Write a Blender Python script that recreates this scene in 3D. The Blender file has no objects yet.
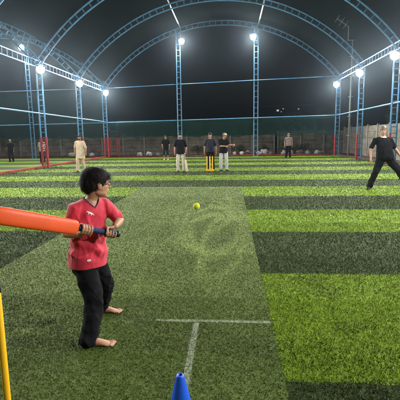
import bpy, bmesh, math, random
import numpy as np
from mathutils import Vector as V, Matrix, noise
from mathutils.bvhtree import BVHTree
R = math.radians
random.seed(7)
rng = np.random.default_rng(11)
S = bpy.context.scene
COL = S.collection

# ------------------------------------------------------------------ materials
def mat(name, col, rough=.6, spec=.3, var=.0, vscale=6., col2=None, bump=0., bscale=40., metal=0., sheen=0.):
    m = bpy.data.materials.new(name); m.use_nodes = True
    nt = m.node_tree; b = nt.nodes['Principled BSDF']
    b.inputs['Base Color'].default_value = (*col, 1)
    b.inputs['Roughness'].default_value = rough
    b.inputs['Specular IOR Level'].default_value = spec
    b.inputs['Metallic'].default_value = metal
    if sheen: b.inputs['Sheen Weight'].default_value = sheen
    tc = nt.nodes.new('ShaderNodeTexCoord')
    if var or col2:
        n = nt.nodes.new('ShaderNodeTexNoise'); n.inputs['Scale'].default_value = vscale
        n.inputs['Detail'].default_value = 6; n.inputs['Roughness'].default_value = .65
        nt.links.new(tc.outputs['Object'], n.inputs['Vector'])
        r = nt.nodes.new('ShaderNodeValToRGB')
        c2 = col2 if col2 else tuple(c*(1-var) for c in col)
        c1 = col if col2 else tuple(min(1, c*(1+var)) for c in col)
        r.color_ramp.elements[0].position = .35; r.color_ramp.elements[0].color = (*c2, 1)
        r.color_ramp.elements[1].position = .65; r.color_ramp.elements[1].color = (*c1, 1)
        nt.links.new(n.outputs['Fac'], r.inputs['Fac']); nt.links.new(r.outputs['Color'], b.inputs['Base Color'])
    if bump:
        n2 = nt.nodes.new('ShaderNodeTexNoise'); n2.inputs['Scale'].default_value = bscale; n2.inputs['Detail'].default_value = 4
        nt.links.new(tc.outputs['Object'], n2.inputs['Vector'])
        bp = nt.nodes.new('ShaderNodeBump'); bp.inputs['Strength'].default_value = bump; bp.inputs['Distance'].default_value = .01
        nt.links.new(n2.outputs['Fac'], bp.inputs['Height']); nt.links.new(bp.outputs['Normal'], b.inputs['Normal'])
    return m

def emit(name, col, s):
    m = bpy.data.materials.new(name); m.use_nodes = True; nt = m.node_tree
    b = nt.nodes['Principled BSDF']; b.inputs['Base Color'].default_value = (*col, 1)
    b.inputs['Emission Color'].default_value = (*col, 1); b.inputs['Emission Strength'].default_value = s
    return m

def netmat(name, col, fac):
    m = bpy.data.materials.new(name); m.use_nodes = True; nt = m.node_tree
    for n in list(nt.nodes): nt.nodes.remove(n)
    o = nt.nodes.new('ShaderNodeOutputMaterial'); mx = nt.nodes.new('ShaderNodeMixShader')
    t = nt.nodes.new('ShaderNodeBsdfTransparent'); d = nt.nodes.new('ShaderNodeBsdfDiffuse')
    d.inputs['Color'].default_value = (*col, 1)
    tc = nt.nodes.new('ShaderNodeTexCoord'); n = nt.nodes.new('ShaderNodeTexNoise'); n.inputs['Scale'].default_value = .8
    n.inputs['Detail'].default_value = 5
    mr = nt.nodes.new('ShaderNodeMapRange'); mr.inputs['To Min'].default_value = fac*.6; mr.inputs['To Max'].default_value = min(1, fac*1.4)
    nt.links.new(tc.outputs['Object'], n.inputs['Vector']); nt.links.new(n.outputs['Fac'], mr.inputs['Value'])
    nt.links.new(mr.outputs[0], mx.inputs[0]); nt.links.new(t.outputs[0], mx.inputs[1]); nt.links.new(d.outputs[0], mx.inputs[2])
    nt.links.new(mx.outputs[0], o.inputs['Surface'])
    return m

BLUE = mat('blue_paint', (.105, .27, .50), .5, .35, .18, 3)
RED = mat('red_paint', (.42, .05, .07), .6, .3, .25, 4)
KERB = mat('kerb_red', (.26, .055, .045), .85, .2, .35, 2)
CONC = mat('concrete', (.26, .24, .205), .9, .15, 0, 1.6, (.13, .105, .078), .4, 18)
CONC2 = mat('concrete_post', (.30, .28, .25), .9, .15, .2, 3)
DIRT = mat('dirt', (.10, .075, .055), .95, .1, 0, 1.7, (.05, .042, .035), .5, 12)
GALV = mat('galvanised', (.5, .55, .56), .45, .5, .1, 4, metal=.3)
BLACKP = mat('black_plastic', (.015, .015, .017), .45, .4)
HOUS = mat('lamp_housing', (.12, .13, .14), .5, .4)
LENS = emit('lamp_lens', (1, .98, .95), 40)
LEAF = mat('leaf', (.06, .085, .035), .7, .2, .4, 5)
SHRUBM = mat('shrub', (.045, .05, .028), .8, .2, .4, 5)
BARK = mat('bark', (.09, .065, .045), .9, .1, .3, 8)
SACK = mat('sack', (.42, .42, .40), .8, .2, .25, 9, bump=.4, bscale=14)
GREYB = mat('grey_sack', (.16, .16, .16), .8, .2, .25, 9, bump=.4, bscale=14)
SHADE = netmat('shade_cloth', (.02, .05, .05), .93)
NET = netmat('roof_net', (.20, .31, .30), .018)

# ------------------------------------------------------------------ object helpers
def link(o, parent=None):
    COL.objects.link(o)
    if parent is not None: o.parent = parent
    return o
def tag(o, label=None, cat=None, group=None, kind=None):
    if label: o['label'] = label
    if cat: o['category'] = cat
    if group: o['group'] = group
    if kind: o['kind'] = kind
    return o
def empty(name, loc, rz=0):
    o = bpy.data.objects.new(name, None); o.location = loc; o.rotation_euler = (0, 0, rz); o.empty_display_size = .2
    return link(o)
def obj(name, bm, m, parent=None, smooth=False, bevel=0):
    me = bpy.data.meshes.new(name)
    if isinstance(bm, bmesh.types.BMesh): bm.to_mesh(me); bm.free()
    else: me = bm; me.name = name
    me.materials.clear(); me.materials.append(m)
    if smooth: me.polygons.foreach_set('use_smooth', [True]*len(me.polygons))
    o = bpy.data.objects.new(name, me); link(o, parent)
    if bevel:
        md = o.modifiers.new('bevel', 'BEVEL'); md.width = bevel; md.segments = 2; md.limit_method = 'ANGLE'
    return o
def dup(root, loc=None, rz=None):
    c = root.copy(); COL.objects.link(c)
    if loc is not None: c.location = loc
    if rz is not None: c.rotation_euler = (0, 0, rz)
    for ch in list(root.children):
        d = ch.copy(); COL.objects.link(d); d.parent = c
        for g in list(ch.children):
            e = g.copy(); COL.objects.link(e); e.parent = d
    return c
B = bmesh.new
def box(bm, c, s, rot=None):
    m = Matrix.Translation(c) @ (rot.to_4x4() if rot else Matrix()) @ Matrix.Diagonal((*s, 1))
    return bmesh.ops.create_cube(bm, size=1, matrix=m)['verts']
def frame(d, hint=V((0, 0, 1))):
    d = d.normalized()
    if abs(d.dot(hint)) > .98: hint = V((1, 0, 0))
    u = hint.cross(d).normalized(); v = d.cross(u)
    return u, v
def ring(bm, c, u, v, n, p=1.0):
    out = []
    for i in range(n):
        a = 2*math.pi*i/n; ca, sa = math.cos(a), math.sin(a)
        if p != 1: ca = math.copysign(abs(ca)**p, ca); sa = math.copysign(abs(sa)**p, sa)
        out.append(bm.verts.new(c + u*ca + v*sa))
    return out
def skin_rings(bm, rings, cap=True):
    n = len(rings[0])
    for a, b in zip(rings, rings[1:]):
        for i in range(n):
            bm.faces.new((a[i], a[(i+1) % n], b[(i+1) % n], b[i]))
    if cap:
        bm.faces.new(rings[0][::-1]); bm.faces.new(rings[-1])
def sweep(bm, pts, r, n=6, up=V((0, 0, 1))):
    pts = [V(p) for p in pts]; rs = r if isinstance(r, (list, tuple)) else [r]*len(pts)
    rings = []
    for i, p in enumerate(pts):
        d = (pts[min(i+1, len(pts)-1)] - pts[max(i-1, 0)])
        u, v = frame(d, up)
        rings.append(ring(bm, p, u*rs[i], v*rs[i], n))
    skin_rings(bm, rings)
def bar(bm, a, b, w, h=None, up=V((0, 0, 1))):
    a, b = V(a), V(b); h = h or w; u, v = frame(b-a, up)
    q = [(-1, -1), (1, -1), (1, 1), (-1, 1)]
    rings = [[bm.verts.new(p + u*(x*w/2) + v*(y*h/2)) for x, y in q] for p in (a, b)]
    skin_rings(bm, rings)
def loft(bm, secs, n=20, p=1.0, flat0=False):
    """secs: (centre, half vector u, half vector v); ends are domed"""
    rings = []
    def rr(c, u, v, k): rings.append(ring(bm, V(c), V(u)*k, V(v)*k, n, p))
    c0, c1 = V(secs[0][0]), V(secs[1][0]); d = (c0-c1).normalized(); r = min(V(secs[0][1]).length, V(secs[0][2]).length)*.5
    if not flat0: rr(c0 + d*r, secs[0][1], secs[0][2], .35); rr(c0 + d*r*.6, secs[0][1], secs[0][2], .75)
    for c, u, v in secs: rr(c, u, v, 1)
    c0, c1 = V(secs[-1][0]), V(secs[-2][0]); d = (c0-c1).normalized(); r = min(V(secs[-1][1]).length, V(secs[-1][2]).length)*.5
    rr(c0 + d*r*.6, secs[-1][1], secs[-1][2], .75); rr(c0 + d*r, secs[-1][1], secs[-1][2], .35)
    skin_rings(bm, rings)
def caps(bm, pts, rs, n=12, flat=False):
    pts = [V(p) for p in pts]; rings = []
    def dirn(i): return (pts[min(i+1, len(pts)-1)] - pts[max(i-1, 0)]).normalized()
    d0 = dirn(0); d1 = dirn(len(pts)-1)
    u, v = frame(d0)
    if not flat:
        for k in (-1, -.92, -.7, -.38):
            s = math.sqrt(max(.0025, 1-k*k)); rings.append(ring(bm, pts[0]+d0*rs[0]*k, u*rs[0]*s, v*rs[0]*s, n))
    for i, p in enumerate(pts):
        d = dirn(i); u = (u - d*u.dot(d)).normalized(); v = d.cross(u)
        rings.append(ring(bm, p, u*rs[i], v*rs[i], n))
    if not flat:
        for k in (.38, .7, .92, 1):
            s = math.sqrt(max(.0025, 1-k*k)); rings.append(ring(bm, pts[-1]+d1*rs[-1]*k, u*rs[-1]*s, v*rs[-1]*s, n))
    skin_rings(bm, rings)
def ell(bm, c, rx, ry, rz, axes=None, seg=20):
    m = Matrix.Identity(4)
    if axes:
        for j, (a, r) in enumerate(zip(axes, (rx, ry, rz))):
            for i in range(3): m[i][j] = a[i]*r
    else: m = Matrix.Diagonal((rx, ry, rz, 1))
    bmesh.ops.create_uvsphere(bm, u_segments=seg, v_segments=seg*2//3, radius=1, matrix=Matrix.Translation(c) @ m)
def remesh(name, bm, vox, m, parent=None, it=3, fold=None, fac=.5):
    me = bpy.data.meshes.new('t'); bmesh.ops.recalc_face_normals(bm, faces=bm.faces); bm.to_mesh(me); bm.free()
    t = bpy.data.objects.new('t', me); COL.objects.link(t)
    md = t.modifiers.new('r', 'REMESH'); md.mode = 'VOXEL'; md.voxel_size = vox; md.use_smooth_shade = True
    if it:
        sm = t.modifiers.new('s', 'SMOOTH'); sm.iterations = it; sm.factor = fac
    dg = bpy.context.evaluated_depsgraph_get(); dg.update()
    out = bpy.data.meshes.new_from_object(t.evaluated_get(dg), depsgraph=dg)
    bpy.data.objects.remove(t); bpy.data.meshes.remove(me)
    if fold:
        nv = len(out.vertices); nn = np.empty(nv*3, np.float32); cc_ = np.empty(nv*3, np.float32)
        out.vertices.foreach_get('normal', nn); out.vertices.foreach_get('co', cc_)
        cc_ = cc_.reshape(-1, 3); nn = nn.reshape(-1, 3)
        amp = np.array([fold(V(q)) for q in cc_.tolist()], np.float32)
        out.vertices.foreach_set('co', (cc_+nn*amp[:, None]).ravel()); out.update()
        bs_ = bmesh.new(); bs_.from_mesh(out)
        for _ in range(4): bmesh.ops.smooth_vert(bs_, verts=bs_.verts, factor=.5, use_axis_x=True, use_axis_y=True, use_axis_z=True)
        bs_.to_mesh(out); bs_.free()
    out.polygons.foreach_set('use_smooth', [True]*len(out.polygons))
    return obj(name, out, m, parent)

# ------------------------------------------------------------------ world, camera
W = bpy.data.worlds.new('World'); S.world = W; W.use_nodes = True
nt = W.node_tree; bg = nt.nodes['Background']
sky = nt.nodes.new('ShaderNodeTexSky'); sky.sky_type = 'NISHITA'; sky.sun_disc = False
sky.sun_elevation = R(-4); sky.sun_rotation = R(200)
nt.links.new(sky.outputs[0], bg.inputs['Color']); bg.inputs['Strength'].default_value = .02
moon = bpy.data.lights.new('moon', 'SUN'); moon.energy = .01; moon.angle = R(.5); moon.color = (1, .97, .92)
mo = link(bpy.data.objects.new('moon', moon)); mo.rotation_euler = (R(50), 0, R(160))

cam = bpy.data.cameras.new('camera'); cam.sensor_width = 36; cam.lens = 36; cam.clip_end = 500; cam.clip_start = .05
co = link(bpy.data.objects.new('camera', cam)); S.camera = co
rm = Matrix.Rotation(R(4.4), 4, 'Z') @ Matrix.Rotation(math.pi/2-R(8.81), 4, 'X') @ Matrix.Rotation(-.015, 4, 'Z')
co.matrix_world = Matrix.Translation((0, 0, 1.5)) @ rm
S.view_settings.view_transform = 'Standard'; S.view_settings.look = 'None'; S.view_settings.gamma = 1
S.view_settings.exposure = 0
S.cycles.use_denoising = True; S.cycles.max_bounces = 6; S.cycles.volume_bounces = 0; S.cycles.transparent_max_bounces = 12
S.cycles.sample_clamp_indirect = 3

# ------------------------------------------------------------------ turf
XL, XR, YB, YF = -10.3, 8.15, 33.3, -10
MX0, MX1, MY1, MY0 = -2.72, .335, 12.17, 0.3
LIGHT = np.array((.205, .330, .018)); DARK = np.array((.054, .084, .022))
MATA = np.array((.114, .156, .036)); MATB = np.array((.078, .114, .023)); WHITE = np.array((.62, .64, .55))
KJ = 2.32

def sheet(name, x0, x1, y0, y1, z, m, nx=1, ny=1):
    bm = B(); bmesh.ops.create_grid(bm, x_segments=nx, y_segments=ny, size=.5,
        matrix=Matrix.Translation(((x0+x1)/2, (y0+y1)/2, z)) @ Matrix.Diagonal((x1-x0, y1-y0, 1, 1)))
    return tag(obj(name, bm, m), kind='structure')

def node_math(nt, op, a, b=None, c=None):
    n = nt.nodes.new('ShaderNodeMath'); n.operation = op
    for i, x in enumerate((a, b, c)):
        if x is None: continue
        if isinstance(x, (int, float)): n.inputs[i].default_value = x
        else: nt.links.new(x, n.inputs[i])
    return n.outputs[0]
def node_mix(nt, f, a, b):
    n = nt.nodes.new('ShaderNodeMix'); n.data_type = 'RGBA'
    nt.links.new(f, n.inputs[0]) if not isinstance(f, (int, float)) else setattr(n.inputs[0], 'default_value', f)
    for s, x in ((6, a), (7, b)):
        if isinstance(x, tuple): n.inputs[s].default_value = (*x, 1)
        else: nt.links.new(x, n.inputs[s])
    return n.outputs[2]
def node_noise(nt, vec, scale, detail=4, rough=.6, out='Fac'):
    n = nt.nodes.new('ShaderNodeTexNoise'); n.inputs['Scale'].default_value = scale; n.inputs['Detail'].default_value = detail
    n.inputs['Roughness'].default_value = rough; nt.links.new(vec, n.inputs['Vector']); return n.outputs[out]

def turf_material():
    m = bpy.data.materials.new('striped_turf'); m.use_nodes = True; nt = m.node_tree; b = nt.nodes['Principled BSDF']
    b.inputs['Roughness'].default_value = .75; b.inputs['Specular IOR Level'].default_value = .15
    g = nt.nodes.new('ShaderNodeNewGeometry'); sp = nt.nodes.new('ShaderNodeSeparateXYZ'); nt.links.new(g.outputs['Position'], sp.inputs[0])
    P = g.outputs['Position']
    wob = node_math(nt, 'MULTIPLY', node_math(nt, 'SUBTRACT', node_noise(nt, P, 6), .5), .09)
    y = node_math(nt, 'ADD', sp.outputs['Y'], wob)
    k = node_math(nt, 'MODULO', node_math(nt, 'ADD', y, 39.8*1 - KJ), 3.98)   # first light stripe starts at KJ
    f = node_math(nt, 'LESS_THAN', k, 1.99)
    mott = node_noise(nt, P, 1.3, 5)
    fine = node_noise(nt, P, 55, 3)
    lc = node_mix(nt, mott, tuple(LIGHT*.70), tuple(LIGHT*.92)); dc = node_mix(nt, mott, tuple(DARK*.7), tuple(DARK*1.05))  # sheet darkened: self-shadow between the blades is put into its colour
    c = node_mix(nt, f, dc, lc)
    hs = nt.nodes.new('ShaderNodeHueSaturation'); hs.inputs['Fac'].default_value = 1
    nt.links.new(c, hs.inputs['Color'])
    nt.links.new(node_math(nt, 'ADD', .55, node_math(nt, 'MULTIPLY', fine, .9)), hs.inputs['Value'])
    nt.links.new(hs.outputs[0], b.inputs['Base Color'])
    bp = nt.nodes.new('ShaderNodeBump'); bp.inputs['Strength'].default_value = .8; bp.inputs['Distance'].default_value = .03
    nt.links.new(node_noise(nt, P, 38, 3), bp.inputs['Height']); nt.links.new(bp.outputs[0], b.inputs['Normal'])
    return m
def mat_material():
    m = bpy.data.materials.new('worn_mat'); m.use_nodes = True; nt = m.node_tree; b = nt.nodes['Principled BSDF']
    b.inputs['Roughness'].default_value = .8; b.inputs['Specular IOR Level'].default_value = .12
    g = nt.nodes.new('ShaderNodeNewGeometry'); P = g.outputs['Position']
    at = nt.nodes.new('ShaderNodeAttribute'); at.attribute_name = 'col'
    fine = node_noise(nt, P, 70, 3)
    hs = nt.nodes.new('ShaderNodeHueSaturation'); nt.links.new(at.outputs['Color'], hs.inputs['Color'])
    nt.links.new(node_math(nt, 'ADD', .75, node_math(nt, 'MULTIPLY', fine, .4)), hs.inputs['Value'])
    nt.links.new(hs.outputs[0], b.inputs['Base Color'])
    bp = nt.nodes.new('ShaderNodeBump'); bp.inputs['Strength'].default_value = .35; bp.inputs['Distance'].default_value = .012
    nt.links.new(node_noise(nt, P, 60, 3), bp.inputs['Height']); nt.links.new(bp.outputs[0], b.inputs['Normal'])
    return m

# value noise in numpy for wear patterns
def vnoise(x, y, s, seed):
    r = np.random.default_rng(seed); G = r.random((64, 64))
    x = np.asarray(x)*s; y = np.asarray(y)*s
    xi = np.floor(x).astype(int); yi = np.floor(y).astype(int); fx = x-xi; fy = y-yi
    fx = fx*fx*(3-2*fx); fy = fy*fy*(3-2*fy)
    g = lambda i, j: G[i % 64, j % 64]
    return (g(xi, yi)*(1-fx)+g(xi+1, yi)*fx)*(1-fy) + (g(xi, yi+1)*(1-fx)+g(xi+1, yi+1)*fx)*fy
def fbm(x, y, s, seed): return .5*vnoise(x, y, s, seed)+.3*vnoise(x, y, s*2.1, seed+1)+.2*vnoise(x, y, s*4.3, seed+2)
def sstep(a, b, x): t = np.clip((x-a)/(b-a), 0, 1); return t*t*(3-2*t)
def swirl(x, y):
    """paths scuffed by shoes: curved tracks rubbed across the mat in front of the crease"""
    w = np.zeros_like(x)
    q = np.random.default_rng(4)
    arcs = [(-.55, 6.2, .75, 2.6, -1.2, 1.5, .06), (-.25, 7.4, .45, 2.4, -2.8, .4, .05), (.05, 5.5, .45, 2.2, 2.0, 4.3, .05), (-.9, 7.8, .9, 2.0, -.9, 1.0, .06)]
    for _ in range(11):
        a0 = q.uniform(0, 6.28); arcs.append((q.uniform(-.75, .15), q.uniform(4.6, 8.2), q.uniform(.3, 1.0), q.uniform(1.4, 3.2), a0, a0+q.uniform(.9, 2.2), q.uniform(.025, .06)))
    for cx, cy, rx, ry, a0, a1, th in arcs:
        dx = (x-cx)/rx; dy = (y-cy)/ry; r = np.sqrt(dx*dx+dy*dy); an = np.arctan2(dy, dx) % 6.2832
        inside = (((an-a0) % 6.2832) < (a1-a0)).astype(float)
        w = np.maximum(w, np.exp(-((r-1)*min(rx, ry)/th)**2)*inside)
    return w
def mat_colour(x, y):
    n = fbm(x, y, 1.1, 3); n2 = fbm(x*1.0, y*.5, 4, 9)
    paler = sstep(2.6, 4.6, y + (n-.5)*1.6)
    paler = np.clip(paler*(.55+.55*n2), 0, 1)
    c = MATB[None]*(1-paler[:, None]) + MATA[None]*paler[:, None]  # darker colour at the near end, blending to a paler one further out
    s = swirl(x, y)*(.65+.5*fbm(x, y, 7, 21))
    zone = np.exp(-((x+.35)/.75)**2)*sstep(3.6, 4.6, y)*(1-sstep(9.5, 11.5, y))
    c = c*(1+.55*(s*zone)[:, None]-.12*(zone*(1-s))[:, None]) + (s*zone)[:, None]*np.array((.020, .015, .014))
    c = c*(.8+.4*fbm(x, y, 2.3, 40))[:, None]
    return c
def line_mask(x, y):
    wear = fbm(x, y, 14, 70)
    cr = ((np.abs(y-3.10) < .030) & (x > -.9) & (x < .325)).astype(float)*sstep(-.95, -.35, x + (wear-.5)*.5)
    ln = ((np.abs(x+.28) < .032) & (y < 3.08) & (y > .5)).astype(float)
    en = ((np.abs(y-12.13) < .035) & (x < .33)).astype(float)*.55
    return np.maximum(np.maximum(cr*(wear > .40)*.8, ln*(wear > .42)*.75), en)

GRND = sheet('ground', -150, 150, -60, 240, -.012, DIRT)
TM = turf_material()
sheet('turf_field', XL-.0, XR+.0, YF, YB, 0, TM)
sheet('neighbouring_turf', -29, XL-.32, YF, YB, 0, TM)
# mat sheet with colour attribute (worn carpet)
nx, ny = 76, 300
bm = B(); bmesh.ops.create_grid(bm, x_segments=nx, y_segments=ny, size=.5,
    matrix=Matrix.Translation(((MX0+MX1)/2, (MY0+MY1)/2, .006)) @ Matrix.Diagonal((MX1-MX0, MY1-MY0, 1, 1)))
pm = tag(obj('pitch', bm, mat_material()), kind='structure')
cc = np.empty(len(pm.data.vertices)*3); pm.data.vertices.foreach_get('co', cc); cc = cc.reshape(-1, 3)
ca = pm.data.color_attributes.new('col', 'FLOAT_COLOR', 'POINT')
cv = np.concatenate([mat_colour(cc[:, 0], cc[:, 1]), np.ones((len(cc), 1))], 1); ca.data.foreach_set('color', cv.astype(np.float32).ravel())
LINEM = mat('line_paint', (.27, .30, .21), .9, .1, 0, 45, (.085, .115, .04))
sheet('crease_line', -.62, .322, 3.080, 3.120, .0082, LINEM)
sheet('centre_line', -.303, -.257, .5, 3.070, .0082, LINEM)
sheet('end_line', -4.1, MX1+.05, 12.175, 12.225, .006, LINEM)
for n_, x0, x1, y0, y1 in (('back_kerb', XL-.3, 10, YB+.004, YB+.22), ('side_kerb', XL-.3, XL-.02, YF, YB), ('side_kerb', XR+.02, XR+.2, YF, YB),
                           ('back_kerb', -29, XL-.304, YB+.004, YB+.22)):
    bm = B(); box(bm, ((x0+x1)/2, (y0+y1)/2, .045), (x1-x0, y1-y0, .11)); tag(obj(n_, bm, KERB if x0 < 5 else DIRT, bevel=.01), kind='structure')

# grass blades: short turf pile near the camera, one countless mass per surface
def blade_mat():
    m = bpy.data.materials.new('turf_pile'); m.use_nodes = True; nt = m.node_tree; b = nt.nodes['Principled BSDF']
    b.inputs['Roughness'].default_value = .7; b.inputs['Specular IOR Level'].default_value = .08
    at = nt.nodes.new('ShaderNodeAttribute'); at.attribute_name = 'col'; nt.links.new(at.outputs['Color'], b.inputs['Base Color'])
    g = nt.nodes.new('ShaderNodeNewGeometry'); mx = nt.nodes.new('ShaderNodeMix'); mx.data_type = 'VECTOR'
    mx.inputs[0].default_value = .8; nt.links.new(g.outputs['Normal'], mx.inputs[4]); mx.inputs[5].default_value = (0, 0, 1)
    vn = nt.nodes.new('ShaderNodeVectorMath'); vn.operation = 'NORMALIZE'; nt.links.new(mx.outputs[1], vn.inputs[0])
    nt.links.new(vn.outputs[0], b.inputs['Normal'])
    return m
BM_ = blade_mat()
def blades(name, x, y, c, h, w, lean, zb=0.):
    n = len(x); a = rng.random(n)*6.2832; la = rng.random(n)*6.2832; l = lean*h*rng.random(n)**.6
    hh = h*(.6+.7*rng.random(n)); ww = w*(.7+.6*rng.random(n))
    dx, dy = np.cos(a)*ww/2, np.sin(a)*ww/2; z = np.zeros(n)+.001
    z = z+zb; P0 = np.stack([x-dx, y-dy, z], 1); P1 = np.stack([x+dx, y+dy, z], 1)
    P2 = np.stack([x+np.cos(la)*l, y+np.sin(la)*l, zb+np.sqrt(np.maximum(hh**2-l**2, (hh*.3)**2))], 1)
    vs = np.stack([P0, P1, P2], 1).reshape(-1, 3).astype(np.float32)
    me = bpy.data.meshes.new(name); me.vertices.add(3*n); me.vertices.foreach_set('co', vs.ravel())
    me.loops.add(3*n); me.loops.foreach_set('vertex_index', np.arange(3*n, dtype=np.int32))
    me.polygons.add(n); me.polygons.foreach_set('loop_start', np.arange(0, 3*n, 3, dtype=np.int32))
    me.update(calc_edges=True)
    cc = np.repeat(c, 3, 0); cc = np.concatenate([cc, np.ones((3*n, 1))], 1).astype(np.float32)
    me.color_attributes.new('col', 'FLOAT_COLOR', 'POINT').data.foreach_set('color', cc.ravel())
    return obj(name, me, BM_)
def scatter(y0, y1, dens):
    xa, xb = -.64*y1-.8, .54*y1+.8
    xa = max(xa, XL); xb = min(xb, XR)
    n = int((xb-xa)*(y1-y0)*dens); x = xa+(xb-xa)*rng.random(n); y = y0+(y1-y0)*rng.random(n)
    k = (x > -.64*y-.8) & (x < .54*y+.8); return x[k], y[k]
gx, gy, gc, gh, gw = [], [], [], [], []; px, py, pc, ph, pw = [], [], [], [], []
for y0, y1, d, hs, ws in ((1.6, 2.6, 26000, 1, 1), (2.6, 3.6, 22000, 1, 1.1), (3.6, 5, 13000, 1, 1.35), (5, 7, 7000, 1.05, 1.8), (7, 10, 3500, 1.1, 2.5), (10, 15, 1500, 1.15, 3.6), (15, 22, 700, 1.2, 5.2), (22, 33.2, 330, 1.25, 7.5)):
    x, y = scatter(y0, y1, d)
    onm = (x > MX0) & (x < MX1) & (y < MY1)
    # mat
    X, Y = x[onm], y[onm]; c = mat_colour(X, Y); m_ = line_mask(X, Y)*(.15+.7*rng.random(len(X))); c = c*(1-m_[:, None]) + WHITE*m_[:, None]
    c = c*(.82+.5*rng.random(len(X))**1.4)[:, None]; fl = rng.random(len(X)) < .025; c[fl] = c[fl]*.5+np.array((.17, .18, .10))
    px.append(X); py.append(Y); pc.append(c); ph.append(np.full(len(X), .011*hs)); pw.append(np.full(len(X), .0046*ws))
    # turf
    X, Y = x[~onm], y[~onm]; f = ((Y + .05*(rng.random(len(X))-.5) - KJ) % 3.98) < 1.99
    c = np.where(f[:, None], LIGHT, DARK)
    mo_ = (.72+.5*fbm(X, Y, 1.2, 5))*(.8+.4*fbm(X, Y, 9, 15))*(.55+.85*rng.random(len(X)))
    scuff = np.exp(-((X-.66)/.13)**2-((Y-4.12)/.10)**2)+np.exp(-((X-.86)/.09)**2-((Y-4.22)/.07)**2)+.7*np.exp(-((X-1.5)/.3)**2-((Y-7.6)/.2)**2)
    patch = ((fbm(X, Y, 2.2, 55) < .30) & f) | (scuff*(.4+.9*rng.random(len(X))) > .42)
    c = c*np.where(patch, mo_*.6, mo_)[:, None]; tip = rng.random(len(X)) < .12; c[tip] = c[tip]*1.25+np.array((.02, .02, .004))
    gx.append(X); gy.append(Y); gc.append(c); gh.append(np.full(len(X), .019*hs)); gw.append(np.full(len(X), .0048*ws))
cat = np.concatenate
tag(blades('artificial_grass', cat(gx), cat(gy), cat(gc), cat(gh), cat(gw), 1.0), 'striped light and dark green artificial grass pile', 'grass', kind='stuff')
tag(blades('pitch_pile', cat(px), cat(py), cat(pc), cat(ph), cat(pw), 1.0, .005), 'short scuffed olive pile of the batting mat', 'grass', kind='stuff')

# ------------------------------------------------------------------ steel hall
def ladder(bm, A, Bc, wc=.045, wr=.028, step=1, rungs=True, n=6):
    sweep(bm, A, wc/2*1.15, n); sweep(bm, Bc, wc/2*1.15, n)
    if rungs:
        for a, b in list(zip(A, Bc))[::step]: bar(bm, a, b, wr)
def lin(a, b, n): return [V(a).lerp(V(b), i/n) for i in range(n+1)]
def column(x, y, h, red, label, group, redboth=True, half=.15):
    t = empty('steel_column', (x, y, 0)); tag(t, label, 'column', group)
    bm = B(); n = max(4, round(h/.42)); z0 = red
    A = lin((-half, 0, z0), (-half, 0, h), n); C_ = lin((half, 0, z0), (half, 0, h), n); ladder(bm, A, C_, .078, .042)
    obj('lattice', bm, BLUE, t)
    if red > .1:
        bm = B(); n = 5
        A = lin((-half, 0, .0), (-half, 0, red), n); C_ = lin((half, 0, .0), (half, 0, red), n)
        if redboth: ladder(bm, A, C_, .11, .06)
        else: sweep(bm, A, .06, 8)
        if redboth:
            for i in range(n): bar(bm, A[i], C_[i+1], .03)
        obj('painted_base', bm, RED, t)
        if not redboth:
            bm = B(); sweep(bm, C_, .049, 8)
            for i in range(n): bar(bm, A[i]+V((.05, 0, .1)), C_[i]+V((0, 0, .1)), .045)
            obj('blue_leg', bm, BLUE, t)
    bm = B(); box(bm, (0, 0, .014), (.5, .28, .025)); obj('base_plate', bm, RED if red > .1 else BLUE, t)
    return t
NEW = 'steel lattice columns of the hall'
DL = [33.0, 27.3, 21.7, 16.05, 10.4, 4.75, -.9, -6.5]; DR = [31.7, 26.3, 21.0, 15.6, 10.2, 4.8, -.6, -6.0]
HL, HR = 5.4, 5.65
ordL = ['tall blue lattice column in the far left corner beside the red gate frame', 'blue lattice column behind the man in beige on the left side',
        'blue lattice column with wide red base, nearest on the left kerb']
ordR = ['blue lattice column in the far right corner next to the antenna mast', 'blue lattice column left of the fielder in the black polo, by the right wall',
        'blue lattice column at the right edge behind the fielder in the black polo']
OFF = 'blue lattice side column of the hall beside the near half of the pitch'
for i, d in enumerate(DL): column(XL, d, HL, 1.65, ordL[i] if i < 3 else OFF, NEW if i < 3 else 'near side columns')
for i, d in enumerate(DR): column(XR, d, HR, 1.6, ordR[i] if i < 3 else OFF, NEW if i < 3 else 'near side columns', False)
ARCR, ARISE = 11.9, 4.45
def arch_pts(x0, z0, x1, z1, y0, y1, off, n=34):
    mid = V(((x0+x1)/2, 0, (z0+z1)/2)); half = (x1-x0)/2; rise = ARISE*half/9.2; r = (half*half+rise*rise)/(2*rise)
    a = math.asin(half/r); pts = []
    for i in range(n+1):
        t = -a+2*a*i/n; f = i/n
        zz = (r+off)*math.cos(t)-(r-rise); xx = (r+off)*math.sin(t)
        pts.append(V((mid.x+xx, y0+(y1-y0)*f, z0+(z1-z0)*f+zz)))
    return pts
def arch(x0, z0, x1, z1, y0, y1, label, group):
    t = empty('roof_arch', ((x0+x1)/2, (y0+y1)/2, (z0+z1)/2)); tag(t, label, 'arch', group)
    A = [p-V(t.location) for p in arch_pts(x0, z0, x1, z1, y0, y1, .16, 46)]; C_ = [p-V(t.location) for p in arch_pts(x0, z0, x1, z1, y0, y1, -.16, 46)]
    bm = B(); sweep(bm, A, .045, 8); sweep(bm, C_, .045, 8)
    for a, b in zip(A, C_): bar(bm, a, b, .05)
    obj('lattice', bm, BLUE, t)
    return t
GA = 'blue roof arches spanning the pitch'
al = ['far roof arch above the back wall, lowest and most distant', 'middle blue roof arch crossing the whole picture', 'near roof arch whose crown leaves the top of the picture',
      'nearest roof arch, mostly above the picture']
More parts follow.
